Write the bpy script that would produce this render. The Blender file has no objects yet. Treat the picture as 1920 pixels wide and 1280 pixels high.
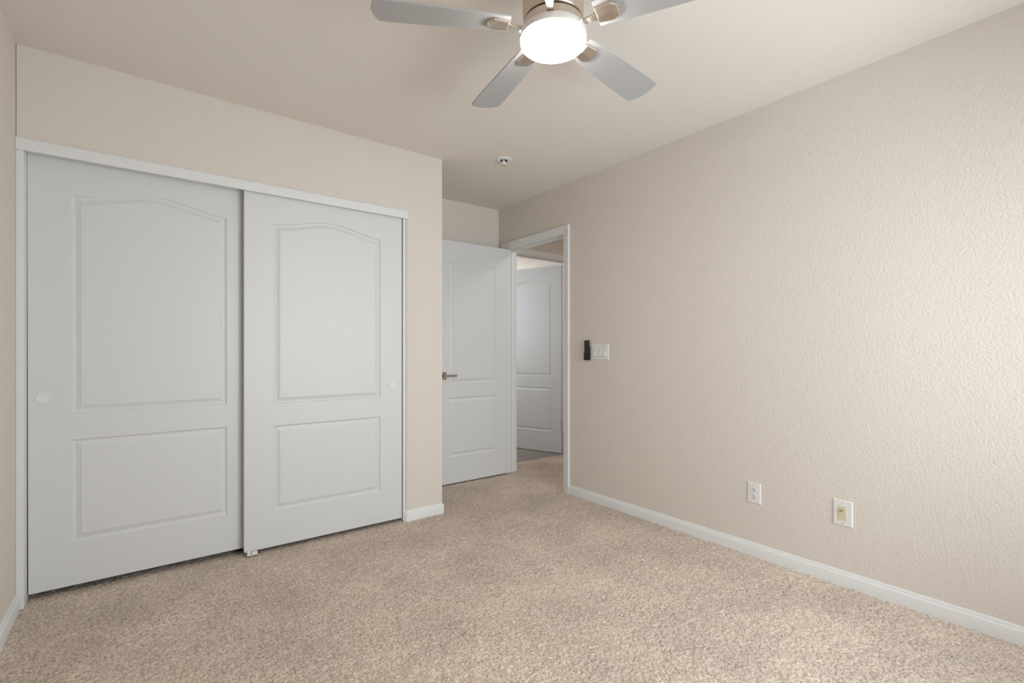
import bpy, bmesh, math, random
import numpy as np
from mathutils import Vector, Matrix

R = math.radians
scene = bpy.context.scene
COL = scene.collection

# ------------------------------------------------------------------ camera
CAM_H, YAW, F_PX = 1.1166, 0.65266, 907.07
cam_data = bpy.data.cameras.new('camera')
cam_data.sensor_width = 36.0
cam_data.lens = 36.0 * F_PX / 1920.0
cam_data.shift_y = (658.1 - 640.0) / 1920.0
cam_data.clip_start = 0.02
cam = bpy.data.objects.new('camera', cam_data)
COL.objects.link(cam)
cam.location = (0, 0, CAM_H)
cam.rotation_euler = (R(90), 0, -YAW)
scene.camera = cam

# ------------------------------------------------------------------ world, light, exposure
world = bpy.data.worlds.new('world')
scene.world = world
world.use_nodes = True
wb = world.node_tree.nodes['Background']
wb.inputs[0].default_value = (0.80, 0.90, 1.0, 1)
wb.inputs[1].default_value = 1.6

def area_light(name, loc, rot, sx, sy, power, color):
    d = bpy.data.lights.new(name, 'AREA')
    d.shape = 'RECTANGLE'; d.size = sx; d.size_y = sy
    d.energy = power; d.color = color
    o = bpy.data.objects.new(name, d); COL.objects.link(o)
    o.location = loc; o.rotation_euler = rot
    return o

# daylight entering through the bedroom window (behind the camera) and through the bathroom window
area_light('window_daylight', (1.70, -0.93, 1.22), (R(90), 0, 0), 1.60, 1.45, 57, (0.85, 0.94, 1.0))
area_light('bathroom_daylight', (2.0, 4.95, 1.55), (0, R(-90), 0), 1.1, 1.2, 10.5, (0.90, 0.95, 1.0))
area_light('bathroom_fill_light', (4.05, 6.27, 1.95), (R(-90), 0, 0), 0.7, 0.15, 6.5, (1.0, 0.97, 0.93))  # added fill with no fixture, brightens the bathroom wall above the far door
area_light('hall_fill_light', (3.35, 2.55, 2.40), (0, 0, 0), 0.3, 0.3, 6.0, (1.0, 0.97, 0.95))  # unseen fill added under the hall ceiling to lift the dim hall

vs = scene.view_settings
vs.view_transform = 'Standard'
vs.look = 'None'
vs.exposure = 0.05
vs.gamma = 1.0
vs.use_curve_mapping = False

# ------------------------------------------------------------------ materials
def mat(name, color, rough=0.6, metallic=0.0, bump=None, var=None, spec=0.5, emit=None):
    m = bpy.data.materials.new(name); m.use_nodes = True
    nt = m.node_tree; b = nt.nodes['Principled BSDF']
    b.inputs['Base Color'].default_value = (*color, 1)
    b.inputs['Roughness'].default_value = rough
    b.inputs['Metallic'].default_value = metallic
    b.inputs['Specular IOR Level'].default_value = spec
    tc = nt.nodes.new('ShaderNodeTexCoord')
    if var:
        n = nt.nodes.new('ShaderNodeTexNoise'); n.inputs['Scale'].default_value = var[0]
        n.inputs['Detail'].default_value = 4
        nt.links.new(tc.outputs['Object'], n.inputs['Vector'])
        mx = nt.nodes.new('ShaderNodeMix'); mx.data_type = 'RGBA'
        mx.inputs['A'].default_value = (*[c * (1 - var[1]) for c in color], 1)
        mx.inputs['B'].default_value = (*[min(1, c * (1 + var[1])) for c in color], 1)
        nt.links.new(n.outputs['Fac'], mx.inputs['Factor'])
        nt.links.new(mx.outputs['Result'], b.inputs['Base Color'])
    if bump:
        n = nt.nodes.new('ShaderNodeTexNoise'); n.inputs['Scale'].default_value = bump[0]
        n.inputs['Detail'].default_value = bump[2] if len(bump) > 2 else 2
        nt.links.new(tc.outputs['Object'], n.inputs['Vector'])
        bp = nt.nodes.new('ShaderNodeBump'); bp.inputs['Strength'].default_value = 1.0
        bp.inputs['Distance'].default_value = bump[1]
        nt.links.new(n.outputs['Fac'], bp.inputs['Height'])
        nt.links.new(bp.outputs['Normal'], b.inputs['Normal'])
    if emit:
        b.inputs['Emission Color'].default_value = (*emit[0], 1)
        b.inputs['Emission Strength'].default_value = emit[1]
    return m

M = {}
M['wall'] = mat('beige_wall_paint', (0.775, 0.71, 0.64), 0.78, bump=(105, 0.0021, 3), var=(2.0, 0.012), spec=0.35)
M['ceil'] = mat('beige_ceiling_paint', (0.855, 0.795, 0.73), 0.9, bump=(60, 0.0012, 3), spec=0.2)
M['white'] = mat('white_semigloss_paint', (0.83, 0.83, 0.82), 0.38, bump=(35, 0.00012, 3))
M['door'] = mat('white_door_paint', (0.745, 0.75, 0.745), 0.42, bump=(160, 0.00012, 3))
M['plastic'] = mat('white_plastic', (0.82, 0.82, 0.80), 0.3, bump=(400, 0.00002))
M['ivory'] = mat('ivory_plastic', (0.72, 0.62, 0.44), 0.35, bump=(400, 0.00002))
M['black'] = mat('black_plastic', (0.012, 0.012, 0.013), 0.45, bump=(500, 0.00003))
M['dark'] = mat('dark_slot', (0.03, 0.028, 0.026), 0.7, var=(300, 0.2))
M['button'] = mat('grey_button_rubber', (0.05, 0.05, 0.055), 0.6, var=(300, 0.1))
M['nickel'] = mat('brushed_nickel', (0.66, 0.58, 0.50), 0.33, 1.0, bump=(300, 0.00003), var=(40, 0.04))
M['bronze'] = mat('satin_nickel_handle', (0.40, 0.33, 0.27), 0.36, 1.0, bump=(300, 0.00003))
M['brass'] = mat('brass_connector', (0.72, 0.66, 0.54), 0.3, 1.0, var=(200, 0.05))
M['satin'] = mat('satin_silver_trim', (0.80, 0.77, 0.73), 0.5, 0.35, bump=(300, 0.00002))
M['blade'] = mat('silver_grey_blade', (0.45, 0.44, 0.435), 0.5, bump=(30, 0.0001), var=(8, 0.02))
M['globe'] = mat('frosted_glass_lit', (0.9, 0.9, 0.9), 0.4, var=(20, 0.01), emit=((1.0, 0.955, 0.905), 54))
M['closet_in'] = mat('closet_interior_paint', (0.45, 0.40, 0.35), 0.9, bump=(60, 0.001))

def carpet_material():
    m = bpy.data.materials.new('beige_cut_pile_carpet'); m.use_nodes = True
    nt = m.node_tree; b = nt.nodes['Principled BSDF']
    b.inputs['Roughness'].default_value = 0.95
    b.inputs['Specular IOR Level'].default_value = 0.1
    b.inputs['Sheen Weight'].default_value = 0.05
    tc = nt.nodes.new('ShaderNodeTexCoord')
    def noise(scale, detail, rough=0.6):
        n = nt.nodes.new('ShaderNodeTexNoise'); n.inputs['Scale'].default_value = scale
        n.inputs['Detail'].default_value = detail; n.inputs['Roughness'].default_value = rough
        nt.links.new(tc.outputs['Object'], n.inputs['Vector']); return n
    n1 = noise(125, 3); n2 = noise(3.2, 3, 0.5); n3 = noise(34, 2)
    r1 = nt.nodes.new('ShaderNodeValToRGB')
    r1.color_ramp.elements[0].position = 0.33; r1.color_ramp.elements[0].color = (0.44, 0.352, 0.282, 1)
    r1.color_ramp.elements[1].position = 0.62; r1.color_ramp.elements[1].color = (0.84, 0.71, 0.605, 1)
    e = r1.color_ramp.elements.new(0.47); e.color = (0.69, 0.57, 0.475, 1)
    nt.links.new(n1.outputs['Fac'], r1.inputs['Fac'])
    mr = nt.nodes.new('ShaderNodeMapRange')
    mr.inputs['From Min'].default_value = 0.3; mr.inputs['From Max'].default_value = 0.7
    mr.inputs['To Min'].default_value = 0.86; mr.inputs['To Max'].default_value = 1.08
    nt.links.new(n2.outputs['Fac'], mr.inputs['Value'])
    mr3 = nt.nodes.new('ShaderNodeMapRange')
    mr3.inputs['From Min'].default_value = 0.3; mr3.inputs['From Max'].default_value = 0.7
    mr3.inputs['To Min'].default_value = 0.93; mr3.inputs['To Max'].default_value = 1.06
    nt.links.new(n3.outputs['Fac'], mr3.inputs['Value'])
    mul = nt.nodes.new('ShaderNodeMath'); mul.operation = 'MULTIPLY'
    nt.links.new(mr.outputs[0], mul.inputs[0]); nt.links.new(mr3.outputs[0], mul.inputs[1])
    vm = nt.nodes.new('ShaderNodeVectorMath'); vm.operation = 'SCALE'
    nt.links.new(r1.outputs['Color'], vm.inputs[0]); nt.links.new(mul.outputs[0], vm.inputs['Scale'])
    nt.links.new(vm.outputs[0], b.inputs['Base Color'])
    bp = nt.nodes.new('ShaderNodeBump'); bp.inputs['Distance'].default_value = 0.006
    bp.inputs['Strength'].default_value = 0.8
    nt.links.new(n1.outputs['Fac'], bp.inputs['Height'])
    nt.links.new(bp.outputs['Normal'], b.inputs['Normal'])
    return m
M['carpet'] = carpet_material()

def vinyl_material():
    m = bpy.data.materials.new('grey_wood_plank_vinyl'); m.use_nodes = True
    nt = m.node_tree; b = nt.nodes['Principled BSDF']
    b.inputs['Roughness'].default_value = 0.45
    tc = nt.nodes.new('ShaderNodeTexCoord')
    br = nt.nodes.new('ShaderNodeTexBrick')
    br.inputs['Scale'].default_value = 1.0
    br.inputs['Brick Width'].default_value = 1.2; br.inputs['Row Height'].default_value = 0.15
    br.inputs['Mortar Size'].default_value = 0.002
    br.inputs['Color1'].default_value = (0.42, 0.37, 0.345, 1)
    br.inputs['Color2'].default_value = (0.30, 0.26, 0.24, 1)
    br.inputs['Mortar'].default_value = (0.12, 0.10, 0.09, 1)
    nt.links.new(tc.outputs['Object'], br.inputs['Vector'])
    mp = nt.nodes.new('ShaderNodeMapping'); mp.inputs['Scale'].default_value = (1.5, 22, 1)
    nt.links.new(tc.outputs['Object'], mp.inputs['Vector'])
    n = nt.nodes.new('ShaderNodeTexNoise'); n.inputs['Scale'].default_value = 2; n.inputs['Detail'].default_value = 5
    nt.links.new(mp.outputs[0], n.inputs['Vector'])
    mx = nt.nodes.new('ShaderNodeMix'); mx.data_type = 'RGBA'; mx.blend_type = 'OVERLAY'
    mx.inputs['Factor'].default_value = 0.5
    nt.links.new(br.outputs['Color'], mx.inputs['A']); nt.links.new(n.outputs['Fac'], mx.inputs['B'])
    nt.links.new(mx.outputs['Result'], b.inputs['Base Color'])
    return m
M['vinyl'] = vinyl_material()

def pane_material():
    m = bpy.data.materials.new('window_pane_glass'); m.use_nodes = True
    nt = m.node_tree; out = nt.nodes['Material Output']; nt.nodes.remove(nt.nodes['Principled BSDF'])
    t = nt.nodes.new('ShaderNodeBsdfTransparent'); g = nt.nodes.new('ShaderNodeBsdfGlossy')
    g.inputs['Roughness'].default_value = 0.02
    fr = nt.nodes.new('ShaderNodeFresnel'); fr.inputs['IOR'].default_value = 1.3
    mx = nt.nodes.new('ShaderNodeMixShader')
    nt.links.new(fr.outputs[0], mx.inputs[0]); nt.links.new(t.outputs[0], mx.inputs[1]); nt.links.new(g.outputs[0], mx.inputs[2])
    nt.links.new(mx.outputs[0], out.inputs[0])
    return m
M['pane'] = pane_material()

# ------------------------------------------------------------------ helpers
def link(name, bm, material, parent=None, smooth=False, bevel=None):
    me = bpy.data.meshes.new(name)
    bmesh.ops.recalc_face_normals(bm, faces=bm.faces)
    bm.to_mesh(me); bm.free()
    me.materials.append(M[material] if isinstance(material, str) else material)
    o = bpy.data.objects.new(name, me); COL.objects.link(o)
    if smooth:
        for p in me.polygons: p.use_smooth = True
        me.set_sharp_from_angle(angle=R(35))
    if bevel:
        md = o.modifiers.new('bevel', 'BEVEL'); md.width = bevel; md.segments = 3
        md.limit_method = 'ANGLE'; md.angle_limit = R(40)
    if parent: o.parent = parent
    return o

def tag(o, label=None, cat=None, group=None, kind=None):
    if label: o['label'] = label
    if cat: o['category'] = cat
    if group: o['group'] = group
    if kind: o['kind'] = kind
    return o

def struct(o, label, cat):
    return tag(o, label, cat, kind='structure')

def empty(name, loc, rz=0):
    o = bpy.data.objects.new(name, None); COL.objects.link(o)
    o.location = loc; o.rotation_euler = (0, 0, rz); o.empty_display_size = 0.05
    return o

def box(bm, x0, x1, y0, y1, z0, z1):
    vs_ = [bm.verts.new(p) for p in ((x0,y0,z0),(x1,y0,z0),(x1,y1,z0),(x0,y1,z0),(x0,y0,z1),(x1,y0,z1),(x1,y1,z1),(x0,y1,z1))]
    for f in ((0,3,2,1),(4,5,6,7),(0,1,5,4),(1,2,6,5),(2,3,7,6),(3,0,4,7)):
        bm.faces.new([vs_[i] for i in f])
    return vs_

def prism(bm, pts, axis, a0, a1):
    """extrude a 2-D outline along an axis. pts are the two other coordinates in xyz order"""
    def P(p, a):
        return {'x': (a, p[0], p[1]), 'y': (p[0], a, p[1]), 'z': (p[0], p[1], a)}[axis]
    A = [bm.verts.new(P(p, a0)) for p in pts]; B = [bm.verts.new(P(p, a1)) for p in pts]
    n = len(pts)
    bm.faces.new(A[::-1]); bm.faces.new(B)
    for i in range(n):
        bm.faces.new((A[i], A[(i+1) % n], B[(i+1) % n], B[i]))

def lathe(bm, prof, seg=64, c=(0, 0, 0), axis='z'):
    rings = []
    for r, z in prof:
        if r < 1e-6:
            rings.append([bm.verts.new((0, 0, z))]); continue
        rings.append([bm.verts.new((r*math.cos(2*math.pi*k/seg), r*math.sin(2*math.pi*k/seg), z)) for k in range(seg)])
    for a, b in zip(rings, rings[1:]):
        for k in range(seg):
            k2 = (k+1) % seg
            if len(a) == 1 and len(b) == 1: continue
            if len(a) == 1: bm.faces.new((a[0], b[k], b[k2]))
            elif len(b) == 1: bm.faces.new((a[k], a[k2], b[0]))
            else: bm.faces.new((a[k], a[k2], b[k2], b[k]))
    if axis == 'y': mtx = Matrix.Rotation(R(90), 4, 'X')      # +z -> -y
    elif axis == 'x': mtx = Matrix.Rotation(R(-90), 4, 'Y')   # +z -> -x
    else: mtx = Matrix.Identity(4)
    vs_ = [v for ring in rings for v in ring]
    bmesh.ops.transform(bm, matrix=Matrix.Translation(c) @ mtx, verts=vs_)

def sweep(bm, path, prof, closed=False):
    """sweep profile (out, z) along an xy path (list of ((x,y),(nx,ny))) ; out measured along the normal"""
    rings = []
    for (x, y), (nx, ny) in path:
        rings.append([bm.verts.new((x + nx*o, y + ny*o, z)) for o, z in prof])
    n = len(prof)
    for a, b in zip(rings, rings[1:]):
        for i in range(n):
            j = (i+1) % n
            bm.faces.new((a[i], a[j], b[j], b[i]))
    bm.faces.new(rings[0]); bm.faces.new(rings[-1][::-1])

# ------------------------------------------------------------------ key dimensions
H = 2.44
XL, XR = -0.4326, 2.664          # left wall, right wall
YB, YC, YA = -0.75, 2.952, 3.693 # back wall (window), closet wall, alcove wall
XC = 1.650                       # outside corner of the closet wall
XR2 = 2.768                      # hall face of the right wall
EY0, EY1, EZ = 2.805, 3.557, 2.046   # bedroom doorway
YH = 3.765; YH2 = 3.870          # hall end wall with the bathroom doorway
BX0, BX1, BZ = 2.905, 3.668, 2.075
HX = 3.95

# ------------------------------------------------------------------ floor (cut pile carpet) and bathroom floor
def carpet(name, x0, x1, y0, y1, step):
    nx = int((x1-x0)/step)+1; ny = int((y1-y0)/step)+1
    rng = np.random.default_rng(7)
    X, Y = np.meshgrid(np.linspace(x0, x1, nx), np.linspace(y0, y1, ny))
    jit = step*0.35
    Xj = X + rng.uniform(-jit, jit, X.shape); Yj = Y + rng.uniform(-jit, jit, X.shape)
    Xj[:, 0] = x0; Xj[:, -1] = x1; Yj[0, :] = y0; Yj[-1, :] = y1
    Z = rng.uniform(-0.006, 0.0, X.shape)
    low = rng.normal(0, 1, ((ny//6)+3, (nx//6)+3))
    iy = (np.arange(ny)/6).astype(int); ix = (np.arange(nx)/6).astype(int)
    Z += 0.0006*low[np.ix_(iy, ix)]
    co = np.stack([Xj, Yj, Z], -1).reshape(-1, 3)
    idx = np.arange(nx*ny).reshape(ny, nx)
    q = np.stack([idx[:-1, :-1], idx[:-1, 1:], idx[1:, 1:], idx[1:, :-1]], -1).reshape(-1, 4)
    me = bpy.data.meshes.new(name)
    me.vertices.add(len(co)); me.vertices.foreach_set('co', co.ravel())
    me.loops.add(q.size); me.loops.foreach_set('vertex_index', q.ravel().astype(np.int32))
    me.polygons.add(len(q)); me.polygons.foreach_set('loop_start', (np.arange(len(q))*4).astype(np.int32))
    me.update(calc_edges=True); me.validate()
    me.polygons.foreach_set('use_smooth', np.ones(len(q), bool))
    me.materials.append(M['carpet'])
    o = bpy.data.objects.new(name, me); COL.objects.link(o)
    return o
struct(carpet('floor', XL-0.1, HX, YB-0.1, YH+0.066, 0.0055), 'beige cut pile carpet covering the bedroom and hall floor', 'carpet')
bm = bmesh.new(); box(bm, 1.85, 4.7, YH+0.066, 6.4, -0.05, -0.004)
struct(link('floor_bathroom', bm, 'vinyl'), 'grey wood plank flooring beyond the carpet under the far white door', 'floor')

# ------------------------------------------------------------------ ceiling
bm = bmesh.new(); box(bm, XL-0.1, 4.7, YB-0.2, 6.4, H, H+0.1)
struct(link('ceiling', bm, 'ceil'), 'smooth beige painted bedroom ceiling', 'ceiling')

# ------------------------------------------------------------------ walls
bm = bmesh.new(); box(bm, XL-0.1, XL, YB-0.2, 4.0, -0.02, H)
struct(link('wall_left', bm, 'wall'), 'sliver of beige wall at the left edge beside the closet', 'wall')

WX0, WX1, WZ0, WZ1 = 0.88, 2.50, 0.48, 1.96    # bedroom window opening
bm = bmesh.new()
box(bm, XL, WX0, YB-0.14, YB, -0.02, H); box(bm, WX1, XR2, YB-0.14, YB, -0.02, H)
box(bm, WX0, WX1, YB-0.14, YB, -0.02, WZ0); box(bm, WX0, WX1, YB-0.14, YB, WZ1, H)
struct(link('wall_back', bm, 'wall'), 'beige wall with the window behind the viewer', 'wall')

bm = bmesh.new()
box(bm, XR, XR2, YB-0.14, EY0-0.018, -0.02, H)
box(bm, XR, XR2, EY1+0.018, YH2, -0.02, H)
box(bm, XR, XR2, EY0-0.018, EY1+0.018, EZ+0.018, H)
struct(link('wall_right', bm, 'wall'), 'long textured beige wall on the right with switch and outlets', 'wall')

# closet wall: left edge is the opening; right of the opening the wallboard has a rounded (bullnose) corner
OX0, OX1, OZ = XL+0.002, 1.378, 2.012
def round_rect(x0, x1, y0, y1, r, corners, seg=8):
    pts = []
    for name, cx, cy, a0 in (('a', x0, y0, 180), ('b', x1, y0, 270), ('c', x1, y1, 0), ('d', x0, y1, 90)):
        rr = r.get(name, 0) if isinstance(r, dict) else (r if name in corners else 0)
        if rr <= 0: pts.append((cx, cy)); continue
        ox = cx + (rr if name in 'ad' else -rr); oy = cy + (rr if name in 'ab' else -rr)
        for k in range(seg+1):
            a = R(a0 + 90*k/seg); pts.append((ox + rr*math.cos(a), oy + rr*math.sin(a)))
    return pts
bm = bmesh.new()
prism(bm, round_rect(OX1, XC, YC, YC+0.115, {'a': 0.017, 'b': 0.004}, 'ab'), 'z', -0.02, OZ)
prism(bm, round_rect(OX0-0.0, XC, YC, YC+0.115, {'b': 0.004}, 'b'), 'z', OZ, H)
box(bm, XC-0.115, XC, YC+0.10, YA, -0.02, H)
struct(link('wall_closet', bm, 'wall', smooth=True), 'beige wall around the sliding closet doors', 'wall')

bm = bmesh.new(); box(bm, XL, XR, YA, YA+0.1, -0.02, H)
struct(link('wall_alcove', bm, 'wall'), 'beige wall above and behind the open bedroom door', 'wall')

bm = bmesh.new()
box(bm, XR2, BX0-0.018, YH, YH2, -0.02, H); box(bm, BX1+0.018, HX, YH, YH2, -0.02, H)
box(bm, BX0-0.018, BX1+0.018, YH, YH2, BZ+0.018, H)
struct(link('wall_hall_end', bm, 'wall'), 'shaded beige wall above the far doorway in the hall', 'wall')
bm = bmesh.new(); box(bm, HX, HX+0.1, 1.6, YH2, -0.02, H); box(bm, XR2, HX+0.1, 1.5, 1.6, -0.02, H)
struct(link('wall_hall_side', bm, 'wall'), 'beige walls closing the hall outside the bedroom', 'wall')

M['bath'] = mat('white_bathroom_paint', (0.80, 0.78, 0.74), 0.8, bump=(70, 0.001))
bm = bmesh.new()
QY0, QY1, QZ0, QZ1 = 4.40, 5.50, 0.95, 2.15
box(bm, 1.9, 2.0, YH2, QY0, -0.05, H); box(bm, 1.9, 2.0, QY1, 6.3, -0.05, H)
box(bm, 1.9, 2.0, QY0, QY1, -0.05, QZ0); box(bm, 1.9, 2.0, QY0, QY1, QZ1, H)
box(bm, 1.9, 4.6, 6.3, 6.4, -0.05, H); box(bm, 4.6, 4.7, YH2, 6.4, -0.05, H)
box(bm, HX+0.1, 4.7, YH2-0.1, YH2, -0.05, H); box(bm, 1.9, XR, YA+0.1, YH2, -0.05, H)
struct(link('wall_bathroom', bm, 'bath'), 'bright white bathroom wall seen above the far door', 'wall')

# windows (out of view, daylight comes through them)
def window(name, along, a0, a1, z0, z1, d0, d1, label):
    bm = bmesh.new()
    def B(p0, p1, q0, q1, r0, r1):
        if along == 'x': box(bm, p0, p1, r0, r1, q0, q1)
        else: box(bm, r0, r1, p0, p1, q0, q1)
    t = 0.045
    B(a0, a0+t, z0, z1, d0, d1); B(a1-t, a1, z0, z1, d0, d1)
    B(a0+t, a1-t, z0, z0+t, d0, d1); B(a0+t, a1-t, z1-t, z1, d0, d1)
    m = (a0+a1)/2; B(m-0.018, m+0.018, z0+t, z1-t, d0, d1)
    o = link(name, bm, 'white', bevel=0.004)
    struct(o, label, 'window')
    bm = bmesh.new(); dm = (d0+d1)/2
    def G(p0, p1):
        if along == 'x': box(bm, p0, p1, dm-0.003, dm+0.003, z0+t, z1-t)
        else: box(bm, dm-0.003, dm+0.003, p0, p1, z0+t, z1-t)
    G(a0+t, m-0.018); G(m+0.018, a1-t)
    link('pane', bm, 'pane', o)
    return o
window('window_1', 'x', WX0, WX1, WZ0, WZ1, YB-0.11, YB-0.06, 'white framed sliding window behind the viewer')
window('window_2', 'y', QY0, QY1, QZ0, QZ1, 1.93, 1.97, 'white framed bathroom window beyond the far door')

# ------------------------------------------------------------------ baseboards
BB = [(0, -0.01), (0.0135, -0.01), (0.0135, 0.049), (0.0115, 0.0535), (0.0085, 0.056), (0.0080, 0.0605), (0.0055, 0.0665), (0.0, 0.0685)]
def baseboard(name, path, label):
    bm = bmesh.new(); sweep(bm, path, BB)
    struct(link(name, bm, 'white', smooth=True), label, 'baseboard')
baseboard('baseboard_right', [((XR, YB), (-1, 0)), ((XR, 2.741), (-1, 0))], 'white baseboard along the foot of the long right wall')
baseboard('baseboard_left', [((XL, YB), (1, 0)), ((XL, YC-0.012), (1, 0))], 'white baseboard at the foot of the left wall')
def arc(cx, cy, r, a0, a1, n):
    return [((cx + r*math.cos(R(a0+(a1-a0)*k/n)), cy + r*math.sin(R(a0+(a1-a0)*k/n))),
             (math.cos(R(a0+(a1-a0)*k/n)), math.sin(R(a0+(a1-a0)*k/n)))) for k in range(n+1)]
baseboard('baseboard_closet', arc(OX1+0.017, YC+0.017, 0.017, 190, 270, 6) + [((XC-0.004, YC), (0, -1))] + arc(XC-0.004, YC+0.004, 0.004, 270, 360, 4)[1:]
          + [((XC, YA), (1, 0))], 'short white baseboard wrapping the corner right of the closet')
baseboard('baseboard_alcove', [((XC+0.0135, YA), (0, -1)), ((XR, YA), (0, -1))], 'white baseboard behind the open bedroom door')
baseboard('baseboard_back', [((XL+0.0135, YB), (0, 1)), ((XR-0.0135, YB), (0, 1))], 'white baseboard under the window behind the viewer')

# ------------------------------------------------------------------ moulded door leaf
def arch_outline(x0, x1, z0, zc, zp, d, n=24):
    """panel outline inset by d; top is a cathedral arch"""
    a, b = x0+d, x1-d
    pts = [(a, z0+d), (b, z0+d)]
    for k in range(n+1):
        t = k/n
        s = 0.5-0.5*math.cos(2*math.pi*t) if zp > zc else 0
        s = s**0.9
        pts.append((b+(a-b)*t, zc + (zp-zc)*s - d))
    return pts
PROF = [(0.0, 0.0), (0.003, 0.0030), (0.008, 0.0075), (0.013, 0.0082), (0.017, 0.0074), (0.031, 0.0026), (0.033, 0.0010), (0.036, 0.0006)]
def door_leaf(w, h, t, panels, both=False):
    """x 0..w, z 0..h, front face y=0 looking to -y, thickness to +y. panels: (x0,x1,z0,zc,zp) from bottom to top"""
    bm = bmesh.new()
    def F(pts): return bm.faces.new([bm.verts.new(p) for p in pts])
    def side(y, s):
        px0, px1 = panels[0][0], panels[0][1]
        F([(0, y, 0), (px0, y, 0), (px0, y, h), (0, y, h)])
        F([(px1, y, 0), (w, y, 0), (w, y, h), (px1, y, h)])
        z = 0
        for (x0, x1, z0, zc, zp) in panels:
            F([(x0, y, z), (x1, y, z), (x1, y, z0), (x0, y, z0)])
            if zp > zc:
                top = arch_outline(x0, x1, z0, zc, zp, 0)[2:]
                prev = top[0]
                for q in top[1:]:   # strips up to the top of the leaf
                    F([(q[0], y, q[1]), (prev[0], y, prev[1]), (prev[0], y, h), (q[0], y, h)]); prev = q
                z = h
            else: z = zc
            rings = []
            for d, dep in PROF:
                rings.append([bm.verts.new((p[0], y + s*dep, p[1])) for p in arch_outline(x0, x1, z0, zc, zp, d)])
            for a, b in zip(rings, rings[1:]):
                for i in range(len(a)):
                    j = (i+1) % len(a); bm.faces.new((a[i], a[j], b[j], b[i]))
            bm.faces.new(rings[-1])
        if z < h: F([(panels[0][0], y, z), (panels[0][1], y, z), (panels[0][1], y, h), (panels[0][0], y, h)])
    side(0, 1)
    if both: side(t, -1)
    else: F([(0, t, 0), (w, t, 0), (w, t, h), (0, t, h)])
    F([(0, 0, 0), (0, t, 0), (0, t, h), (0, 0, h)]); F([(w, 0, 0), (w, t, 0), (w, t, h), (w, 0, h)])
    F([(0, 0, 0), (w, 0, 0), (w, t, 0), (0, t, 0)]); F([(0, 0, h), (w, 0, h), (w, t, h), (0, t, h)])
    bmesh.ops.remove_doubles(bm, verts=bm.verts, dist=0.0002)
    return bm

def leaf_object(name, *a, **k):
    o = link(name, door_leaf(*a, **k), 'door')
    return o

# closet sliding doors
def finger_pull(parent, x, z):
    bm = bmesh.new()
    lathe(bm, [(0, 0.0006), (0.016, 0.0006), (0.0215, 0.0012), (0.0225, 0.0030), (0.0245, 0.0034), (0.0262, 0.0022), (0.0268, -0.001)], 40, (x, 0, z), 'y')
    tag(link('finger_pull', bm, 'plastic', parent, smooth=True), 'round white finger pull')
cw = 0.915
zb = 0.027
cp = [(0.145, 0.770, 0.226-zb, 0.703-zb, 0.703-zb), (0.145, 0.770, 0.824-zb, 1.834-zb, 1.886-zb)]
d1 = leaf_object('door_1', cw, 1.985, 0.034, cp)
d1.location = (-0.4030, 3.020, zb+0.004); d1.rotation_euler = (0, R(-0.10), 0)
struct(d1, 'left white sliding closet door, set back behind its neighbour', 'closet door')
finger_pull(d1, 0.050, 0.902-zb)
d2 = leaf_object('door_2', cw, 1.985, 0.034, cp)
d2.location = (0.440, 2.966, zb-0.004)
struct(d2, 'right white sliding closet door, overlapping in front', 'closet door')
finger_pull(d2, 0.853, 0.903-zb)

# closet header track fascia and jamb boards
bm = bmesh.new()
prism(bm, [(YC-0.017, 1.984), (YC-0.017, 2.030), (YC-0.014, 2.037), (YC-0.008, 2.0405), (YC+0.002, 2.041), (YC+0.002, OZ-0.001), (YC+0.11, OZ-0.001), (YC+0.11, 2.0), (YC-0.004, 2.0), (YC-0.004, 1.984)], 'x', XL+0.001, 1.3825)
struct(link('trim_1', bm, 'white'), 'white header trim above the sliding closet doors', 'door trim')
bm = bmesh.new(); box(bm, XL+0.0005, -0.4075, YC-0.006, YC+0.11, 0.0, 2.0)
struct(link('trim_2', bm, 'white', bevel=0.0015), 'thin white jamb left of the closet doors', 'door trim')
bm = bmesh.new(); box(bm, 1.3605, 1.3775, YC+0.004, YC+0.11, 0.0, 2.0)
struct(link('trim_3', bm, 'white', bevel=0.0015), 'thin white jamb right of the closet doors', 'door trim')

# floor guide of the sliding doors
bm = bmesh.new()
box(bm, 0.452, 0.502, 2.950, 3.060, 0.0, 0.006)
box(bm, 0.452, 0.470, 2.950, 2.958, 0.0, 0.030); box(bm, 0.474, 0.502, 2.950, 2.958, 0.0, 0.024)
box(bm, 0.455, 0.500, 3.001, 3.007, 0.0, 0.022); box(bm, 0.455, 0.500, 3.052, 3.058, 0.0, 0.022)
tag(link('door_guide', bm, 'plastic', bevel=0.0015), 'small white plastic floor guide where the two closet doors overlap', 'door guide')

# ------------------------------------------------------------------ casings and jambs
CP = [(0.0, 0.0), (0.0, 0.009), (0.006, 0.0115), (0.012, 0.0105), (0.018, 0.0125), (0.046, 0.0155), (0.056, 0.0165), (0.060, 0.0150), (0.060, 0.0)]
def casing(name, axis, face, out, a0, a1, top, label):
    """axis 'x': wall plane at x=face, opening runs in y; axis 'y': plane y=face. out = sign of the outward normal"""
    bm = bmesh.new()
    rings = []
    for (ca, cz, da, dz) in ((a0, -0.01, -1, 0), (a0, top, -1, 1), (a1, top, 1, 1), (a1, -0.01, 1, 0)):
        ring = []
        for w_, t_ in CP:
            a = ca + da*(w_+0.004); z = cz + dz*(w_+0.004); n = face + out*t_
            ring.append(bm.verts.new((n, a, z) if axis == 'x' else (a, n, z)))
        rings.append(ring)
    n = len(CP)
    for p, q in zip(rings, rings[1:]):
        for i in range(n):
            j = (i+1) % n; bm.faces.new((p[i], p[j], q[j], q[i]))
    bm.faces.new(rings[0]); bm.faces.new(rings[-1][::-1])
    return struct(link(name, bm, 'white'), label, 'door trim')
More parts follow.
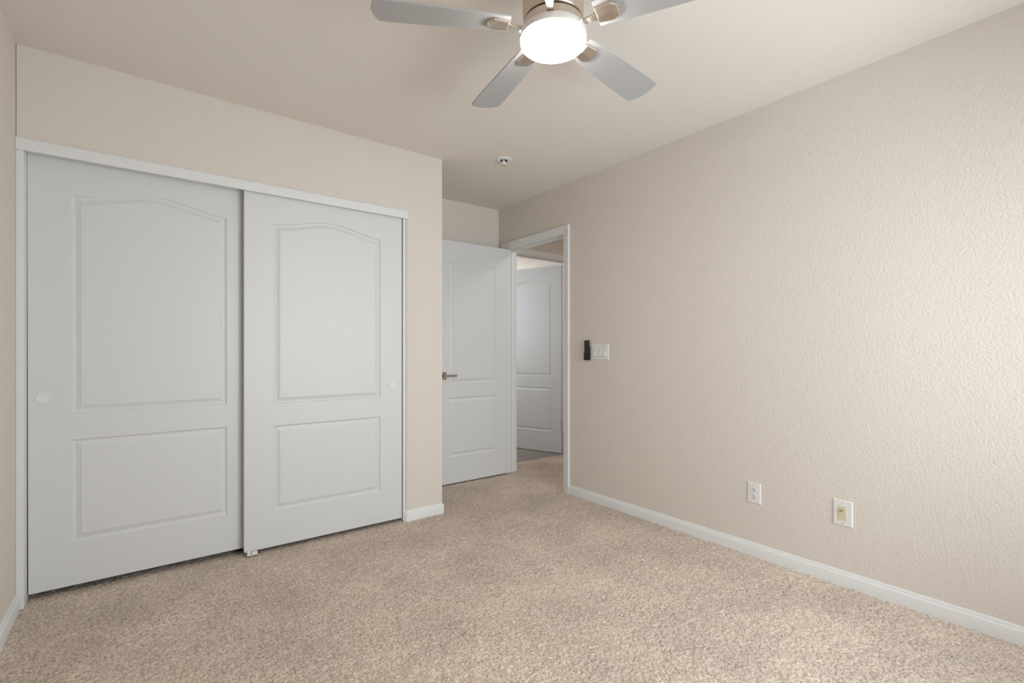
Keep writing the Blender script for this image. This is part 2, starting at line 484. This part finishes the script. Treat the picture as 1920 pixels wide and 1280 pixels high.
casing('trim_4', 'x', XR, -1, EY0, EY1, EZ, 'white casing around the open bedroom doorway in the right wall')
casing('trim_5', 'x', XR2, 1, EY0, EY1, EZ, 'white casing on the hall side of the bedroom doorway')
casing('trim_6', 'y', YH, -1, BX0, BX1, BZ, 'white casing over the far doorway seen through the hall')

bm = bmesh.new()
box(bm, XR, XR2, EY0-0.018, EY0, 0, EZ+0.018); box(bm, XR, XR2, EY1, EY1+0.018, 0, EZ+0.018)
box(bm, XR, XR2, EY0, EY1, EZ, EZ+0.018)
box(bm, XR+0.040, XR+0.072, EY0, EY0+0.011, 0, EZ); box(bm, XR+0.040, XR+0.072, EY1-0.011, EY1, 0, EZ)
box(bm, XR+0.040, XR+0.072, EY0+0.011, EY1-0.011, EZ-0.011, EZ)
j = link('trim_7', bm, 'white', bevel=0.0012)
struct(j, 'white jamb lining the bedroom doorway', 'door trim')
bm = bmesh.new(); box(bm, XR+0.004, XR+0.034, EY0, EY0+0.002, 0.885, 0.945)
box(bm, XR-0.004, XR+0.004, EY0-0.001, EY0+0.004, 0.893, 0.957)
tag(link('strike_plate', bm, 'bronze', j), 'dark metal strike plate')

bm = bmesh.new()
box(bm, BX0-0.018, BX0, YH, YH2, 0, BZ+0.018); box(bm, BX1, BX1+0.018, YH, YH2, 0, BZ+0.018)
box(bm, BX0, BX1, YH, YH2, BZ, BZ+0.018)
box(bm, BX0, BX0+0.011, YH+0.03, YH+0.062, 0, BZ); box(bm, BX1-0.011, BX1, YH+0.03, YH+0.062, 0, BZ)
box(bm, BX0+0.011, BX1-0.011, YH+0.03, YH+0.062, BZ-0.011, BZ)
struct(link('trim_8', bm, 'white', bevel=0.0012), 'white jamb lining the far doorway', 'door trim')

# ------------------------------------------------------------------ bedroom door (open, against the alcove)
def lever(parent, x, z, y0, s, direction):
    """lever handle on the face y=y0, sticking out along s*y, lever pointing direction*x"""
    bm = bmesh.new()
    a, b = sorted((y0, y0+s*0.009)); box(bm, x-0.032, x+0.032, a, b, z-0.032, z+0.032)
    h_ = link('door_handle', bm, 'bronze', parent, bevel=0.002); tag(h_, 'satin metal lever handle on a square plate')
    bm = bmesh.new()
    lathe(bm, [(0, 0.0), (0.011, 0.0), (0.011, 0.048), (0, 0.048)], 24, (x, y0+s*0.004, z), 'y')
    if s > 0: bmesh.ops.transform(bm, matrix=Matrix.Translation((0, y0+s*0.004, 0)) @ Matrix.Scale(-1, 4, (0, 1, 0)) @ Matrix.Translation((0, -y0-s*0.004, 0)), verts=bm.verts)
    a, b = sorted((y0+s*0.042, y0+s*0.056)); c, d = sorted((x-direction*0.011, x+direction*0.108))
    box(bm, c, d, a, b, z-0.0085, z+0.0105)
    link('lever', bm, 'bronze', h_, bevel=0.002)

def hinge(parent, x, y, z, mat_='nickel'):
    bm = bmesh.new()
    lathe(bm, [(0, -0.046), (0.004, -0.045), (0.0065, -0.043), (0.0065, 0.043), (0.004, 0.045), (0, 0.046)], 16, (x, y, z))
    h_ = link('hinge', bm, mat_, parent, smooth=True)
    return h_

ew = 0.748
ep = [(0.120, 0.604, 0.232-0.01, 0.726-0.01, 0.726-0.01), (0.120, 0.604, 0.845-0.01, 1.868-0.01, 1.914-0.01)]
d3 = leaf_object('door_3', ew, 2.030, 0.035, ep, both=True)
d3.location = (XR-0.010-ew, 3.520, 0.011)
struct(d3, 'open white two panel bedroom door with lever handle', 'door')
lever(d3, 0.062, 0.912-0.011, 0.0, -1, 1); lever(d3, 0.062, 0.912-0.011, 0.035, 1, 1)
for z in (0.25, 1.05, 1.82): hinge(d3, ew+0.004, 0.030, z)

# ------------------------------------------------------------------ bathroom door (swung into the bathroom)
bw = 0.755
bp = [(0.114, 0.641, 0.232-0.01, 0.715-0.01, 0.715-0.01), (0.114, 0.641, 0.840-0.01, 1.880-0.01, 1.930-0.01)]
d4 = leaf_object('door_4', bw, 2.045, 0.035, bp, both=True)
ang = 90 + 20
d4.location = (BX1-0.010, YH2+0.002, 0.008)
d4.rotation_euler = (0, 0, R(ang))
struct(d4, 'far white door standing ajar beyond the hall', 'door')
# in this leaf x runs away from the hinge; the face y=thickness looks to the hall
for z in (0.30, 1.08, 1.835): hinge(d4, -0.004, 0.037, z)
lever(d4, bw-0.062, 0.905, 0.035, 1, -1); lever(d4, bw-0.062, 0.905, 0.0, -1, -1)

# ------------------------------------------------------------------ light switch, remote, outlets (all on the right wall, facing -x)
def plate_bm(y0, y1, z0, z1, t=0.0055):
    bm = bmesh.new()
    a, b, c, d = y0, y1, z0, z1; e = 0.004
    o_ = [(a, c), (b, c), (b, d), (a, d)]; i_ = [(a+e, c+e), (b-e, c+e), (b-e, d-e), (a+e, d-e)]
    r0 = [bm.verts.new((XR, *p)) for p in o_]; r1 = [bm.verts.new((XR-t*0.45, *p)) for p in o_]; r2 = [bm.verts.new((XR-t, *p)) for p in i_]
    for p, q in ((r0, r1), (r1, r2)):
        for k in range(4): bm.faces.new((p[k], p[(k+1) % 4], q[(k+1) % 4], q[k]))
    bm.faces.new(r2); bm.faces.new(r0)
    return bm
def on_wall(name, loc_y, loc_z):
    return empty(name, (XR, loc_y, loc_z))
def child(name, bm, m, parent, **k):
    o = link(name, bm, m, None, **k)
    o.parent = parent
    root = parent
    while root.parent: root = root.parent
    if parent is root: o.location = -Vector(root.location)
    return o

sw = on_wall('light_switch', 2.4225, 1.1125)
tag(sw, 'white three gang light switch plate with rocker switches, right of the black remote', 'light switch')
child('wall_plate', plate_bm(2.340, 2.505, 1.053, 1.172), 'plastic', sw, bevel=0.001)
for k in range(3):
    yc = 2.4225 + (k-1)*0.046
    bm = bmesh.new(); box(bm, XR-0.0062, XR-0.003, yc-0.0175, yc+0.0175, 1.0785, 1.1465)
    fr = child('switch_frame', bm, 'plastic', sw, bevel=0.0006)
    bm = bmesh.new()
    prism(bm, [(XR-0.0055, 1.0815), (XR-0.0150, 1.0815), (XR-0.0072, 1.1125), (XR-0.0085, 1.1435), (XR-0.0055, 1.1435)], 'y', yc-0.0150, yc+0.0150)
    link('rocker', bm, 'plastic', fr, bevel=0.0005)

rem = on_wall('remote_control', 2.541, 1.126)
tag(rem, 'slim black remote control in a wall cradle beside the light switch', 'remote control')
bm = bmesh.new(); prism(bm, round_rect(XR-0.024, XR-0.006, 2.541-0.0208, 2.541+0.0208, 0.004, 'abcd', 4), 'z', 1.056, 1.197)
child('remote_body', bm, 'black', rem, smooth=True, bevel=0.002)
bm = bmesh.new()
box(bm, XR-0.006, XR, 2.541-0.021, 2.541+0.021, 1.054, 1.150)
box(bm, XR-0.0260, XR-0.0055, 2.541-0.0216, 2.541-0.0209, 1.052, 1.105); box(bm, XR-0.0260, XR-0.0055, 2.541+0.0209, 2.541+0.0216, 1.052, 1.105)
box(bm, XR-0.0260, XR-0.0243, 2.541-0.0216, 2.541+0.0216, 1.052, 1.090); box(bm, XR-0.0260, XR, 2.541-0.0216, 2.541+0.0216, 1.050, 1.0555)
child('wall_cradle', bm, 'black', rem, bevel=0.001)
for r_ in range(6):
    for c_ in range(2):
        bm = bmesh.new()
        lathe(bm, [(0, 0.0012), (0.0028, 0.0012), (0.0036, 0.0006), (0.0038, -0.001)], 14, (XR-0.0240, 2.541+(c_-0.5)*0.016, 1.186-r_*0.0145), 'x')
        child('button', bm, 'button', rem, smooth=True)

out = on_wall('electrical_outlet', 1.299, 0.341)
tag(out, 'white duplex electrical outlet low on the right wall', 'electrical outlet')
child('wall_plate', plate_bm(1.263, 1.335, 0.284, 0.397), 'plastic', out, bevel=0.001)
for s_ in (-1, 1):
    zc = 0.3405 + s_*0.0195
    bm = bmesh.new()
    pts = []
    for k in range(32):
        a = 2*math.pi*k/32; pts.append((1.299 + 0.0172*math.cos(a), zc + max(-0.0142, min(0.0142, 0.0172*math.sin(a)))))
    prism(bm, pts, 'x', XR-0.0072, XR-0.003)
    rc = child('receptacle', bm, 'plastic', out)
    bm = bmesh.new()
    box(bm, XR-0.0076, XR-0.0070, 1.299+0.0052, 1.299+0.0076, zc-0.001, zc+0.0085)
    box(bm, XR-0.0076, XR-0.0070, 1.299-0.0076, 1.299-0.0052, zc-0.001, zc+0.0075)
    lathe(bm, [(0, 0.0006), (0.0030, 0.0006), (0.0030, 0)], 16, (XR-0.0070, 1.299, zc-0.0080), 'x')
    link('slot', bm, 'dark', rc)
bm = bmesh.new(); lathe(bm, [(0, 0.0012), (0.0025, 0.001), (0.0032, 0)], 16, (XR-0.0055, 1.299, 0.3405), 'x')
child('screw', bm, 'plastic', out, smooth=True)

cab = on_wall('cable_outlet', 0.877, 0.3425)
tag(cab, 'white wall plate with ivory insert and coaxial connector, nearest the camera', 'cable outlet')
child('wall_plate', plate_bm(0.836, 0.918, 0.281, 0.404), 'plastic', cab, bevel=0.001)
bm = bmesh.new(); box(bm, XR-0.0068, XR-0.003, 0.862, 0.897, 0.3085, 0.3755)
ins = child('ivory_insert', bm, 'ivory', cab, bevel=0.0006); tag(ins, 'ivory insert')
bm = bmesh.new()
lathe(bm, [(0, 0.0), (0.0058, 0.0), (0.0058, 0.003), (0.0042, 0.003), (0.0042, 0.0115), (0.0030, 0.0115), (0.0030, 0.006), (0, 0.006)], 20, (XR-0.0066, 0.8795, 0.3555), 'x')
link('coaxial_connector', bm, 'brass', ins, smooth=True)
for z in (0.2945, 0.3905):
    bm = bmesh.new(); lathe(bm, [(0, 0.0012), (0.0022, 0.0010), (0.0032, 0)], 16, (XR-0.0054, 0.877, z), 'x')
    child('screw', bm, 'nickel', cab, smooth=True)

# ------------------------------------------------------------------ fire sprinkler in the ceiling
sp = empty('fire_sprinkler', (1.985, 2.690, H))
tag(sp, 'small white recessed fire sprinkler head in the ceiling', 'fire sprinkler')
bm = bmesh.new()
lathe(bm, [(0.024, 0.0), (0.025, -0.008), (0.030, -0.0105), (0.045, -0.009), (0.055, -0.004), (0.057, 0.0)], 48)
link('escutcheon', bm, 'plastic', sp, smooth=True)
bm = bmesh.new()
lathe(bm, [(0, -0.0005), (0.0252, -0.0005), (0.0252, -0.008), (0.0235, -0.008), (0.0235, -0.001), (0, -0.001)], 32)
link('recess_cup', bm, 'dark', sp)
bm = bmesh.new()
lathe(bm, [(0, -0.001), (0.008, -0.001), (0.008, -0.018), (0.012, -0.020), (0.012, -0.036), (0.007, -0.040), (0.0, -0.040)], 20)
for a in (0, math.pi):
    x = 0.0125*math.cos(a); box(bm, x-0.0015, x+0.0015, -0.002, 0.002, -0.040, -0.010)
hd = link('sprinkler_head', bm, 'plastic', sp, smooth=True)
bm = bmesh.new(); lathe(bm, [(0, -0.040), (0.0145, -0.040), (0.0150, -0.0415), (0, -0.0423)], 12)
link('deflector', bm, 'nickel', hd)

# ------------------------------------------------------------------ ceiling fan
FX, FY, FZ = 1.111, 1.223, 2.216
PH0, PITCH = 79.256, -10.2
fan = empty('ceiling_fan', (FX, FY, H))
tag(fan, 'flush mount ceiling fan with five grey blades and lit round globe', 'ceiling fan')
dz = FZ - H
bm = bmesh.new()
lathe(bm, [(0, 0), (0.088, 0), (0.090, -0.010), (0.083, -0.022), (0.083, -0.045), (0.100, -0.060), (0.104, -0.075), (0.104, -0.150), (0.102, -0.196), (0.099, -0.2015), (0.094, -0.2025), (0, -0.2025)], 72)
link('motor_housing', bm, 'nickel', fan, smooth=True)
bm = bmesh.new()
lathe(bm, [(0, -0.203), (0.085, -0.203), (0.085, -0.2065), (0, -0.2065)], 72)
link('shadow_gap_ring', bm, 'dark', fan)
bm = bmesh.new()
lathe(bm, [(0, -0.2065), (0.095, -0.2065), (0.099, -0.209), (0.100, -0.236), (0.096, -0.2395), (0, -0.2395)], 72)
link('flywheel', bm, 'nickel', fan, smooth=True)
bm = bmesh.new()
lathe(bm, [(0, -0.2395), (0.104, -0.2395), (0.110, -0.2415), (0.1125, -0.246), (0.1130, -0.263), (0.1115, -0.266), (0, -0.266)], 96)
ring = link('light_ring', bm, 'satin', fan, smooth=True)
for k in range(3):
    a = R(38 + 120*k)
    bm = bmesh.new(); bmesh.ops.create_uvsphere(bm, u_segments=14, v_segments=8, radius=0.0055)
    bmesh.ops.translate(bm, verts=bm.verts, vec=(0.1165*math.cos(a), 0.1165*math.sin(a), -0.254))
    tag(link('thumb_screw', bm, 'plastic', ring, smooth=True), 'small white thumb screw')
bm = bmesh.new()
g = [(0, -0.2655), (0.1105, -0.2655), (0.1112, -0.270), (0.1110, -0.276)]
for k in range(1, 9):
    a = R(90*k/8); g.append((0.097+0.014*math.cos(a), -0.276-0.0095*math.sin(a)))
g += [(0.06, -0.2880), (0.03, -0.2890), (0, -0.2893)]
lathe(bm, g, 96)
tag(link('light_globe', bm, 'globe', fan, smooth=True), 'lit white frosted glass globe')

def blade_mesh():
    bm = bmesh.new()
    r0, rt = 0.150, 0.588
    w0, wt = 0.050, 0.0685
    pts = []
    # lower edge root -> tip, rounded tip corners, back
    def hw(r): return w0 + (wt-w0)*min(1, ((r-r0)/(rt-r0))*1.25)**0.8
    n = 14
    for k in range(n+1):
        r = r0 + (rt-0.014-r0)*k/n; pts.append((r, -hw(r)))
    for k in range(1, 7):
        a = R(-90+80*k/6); pts.append((rt-0.014+0.014*math.cos(a), -wt+0.014+0.014*math.sin(a)))
    for k in range(1, 8):
        t = -1+2*k/8; s_ = t*(wt-0.012); pts.append((rt+0.012*(1-t*t), s_))
    for k in range(0, 6):
        a = R(10+80*k/6); pts.append((rt-0.014+0.014*math.cos(a), wt-0.014+0.014*math.sin(a)))
    for k in range(n+1):
        r = rt-0.014 + (r0-rt+0.014)*k/n; pts.append((r, hw(r)))
    th = 0.0055
    A = [bm.verts.new((x, y, -th/2)) for x, y in pts]; B = [bm.verts.new((x, y, th/2)) for x, y in pts]
    bm.faces.new(A[::-1]); bm.faces.new(B)
    for i in range(len(pts)):
        j = (i+1) % len(pts); bm.faces.new((A[i], A[j], B[j], B[i]))
    bmesh.ops.rotate(bm, verts=bm.verts, cent=(0, 0, 0), matrix=Matrix.Rotation(R(PITCH), 3, 'X'))
    return bm

def bracket_mesh():
    bm = bmesh.new()
    # faceted plate under the blade
    out_ = [(0.152, -0.030), (0.204, -0.036), (0.226, -0.020), (0.226, 0.020), (0.204, 0.036), (0.152, 0.030)]
    inn = [(0.155, -0.026), (0.203, -0.032), (0.222, -0.018), (0.222, 0.018), (0.203, 0.032), (0.155, 0.026)]
    z0, z1, z2 = -0.003, -0.0085, -0.0115
    rings = [[bm.verts.new((x, y, z)) for x, y in o_] for o_, z in ((out_, z0), (out_, z1), (inn, z2))]
    for p, q in zip(rings, rings[1:]):
        for i in range(6): bm.faces.new((p[i], p[(i+1) % 6], q[(i+1) % 6], q[i]))
    bm.faces.new(rings[0])
    ra = bm.verts.new((0.158, 0, -0.0155)); rb = bm.verts.new((0.208, 0, -0.0150)); q = rings[-1]   # shallow centre ridge
    for f in ((q[0], q[1], rb, ra), (q[1], q[2], rb), (q[2], q[3], rb), (q[3], q[4], rb), (q[4], q[5], ra, rb), (q[5], q[0], ra)): bm.faces.new(f)
    bmesh.ops.rotate(bm, verts=bm.verts, cent=(0, 0, 0), matrix=Matrix.Rotation(R(PITCH), 3, 'X'))
    # arm: flat bar sweeping from the hub out to the plate
    st = [(0.085, 0.017, -0.012, 0.008), (0.105, 0.0125, -0.012, 0.007), (0.125, 0.0105, -0.011, 0.006), (0.145, 0.013, -0.009, 0.006), (0.165, 0.022, -0.007, 0.005)]
    prev = None
    for r, hw, z, t in st:
        tilt = R(PITCH)*min(1, (r-0.085)/0.06)
        ring = []
        for sy, sz in ((-1, -1), (1, -1), (1, 1), (-1, 1)):
            y = sy*hw; zz = sz*t/2
            ring.append(bm.verts.new((r, y*math.cos(tilt)-zz*math.sin(tilt), z + y*math.sin(tilt)+zz*math.cos(tilt))))
        if prev:
            for i in range(4): bm.faces.new((prev[i], prev[(i+1) % 4], ring[(i+1) % 4], ring[i]))
        else: bm.faces.new(ring)
        prev = ring
    bm.faces.new(prev[::-1])
    return bm

blade0 = link('blade', blade_mesh(), 'blade', fan, bevel=0.0015)
blade0.location = (0, 0, dz)
br0 = link('blade_bracket', bracket_mesh(), 'nickel', blade0, bevel=0.0008)
tag(br0, 'faceted metal blade bracket')
for k in range(5):
    if k == 0: b_ = blade0
    else:
        b_ = blade0.copy(); COL.objects.link(b_); b_.parent = fan
        c_ = br0.copy(); COL.objects.link(c_); c_.parent = b_
    b_.rotation_euler = (0, 0, R(PH0 + 72*k))
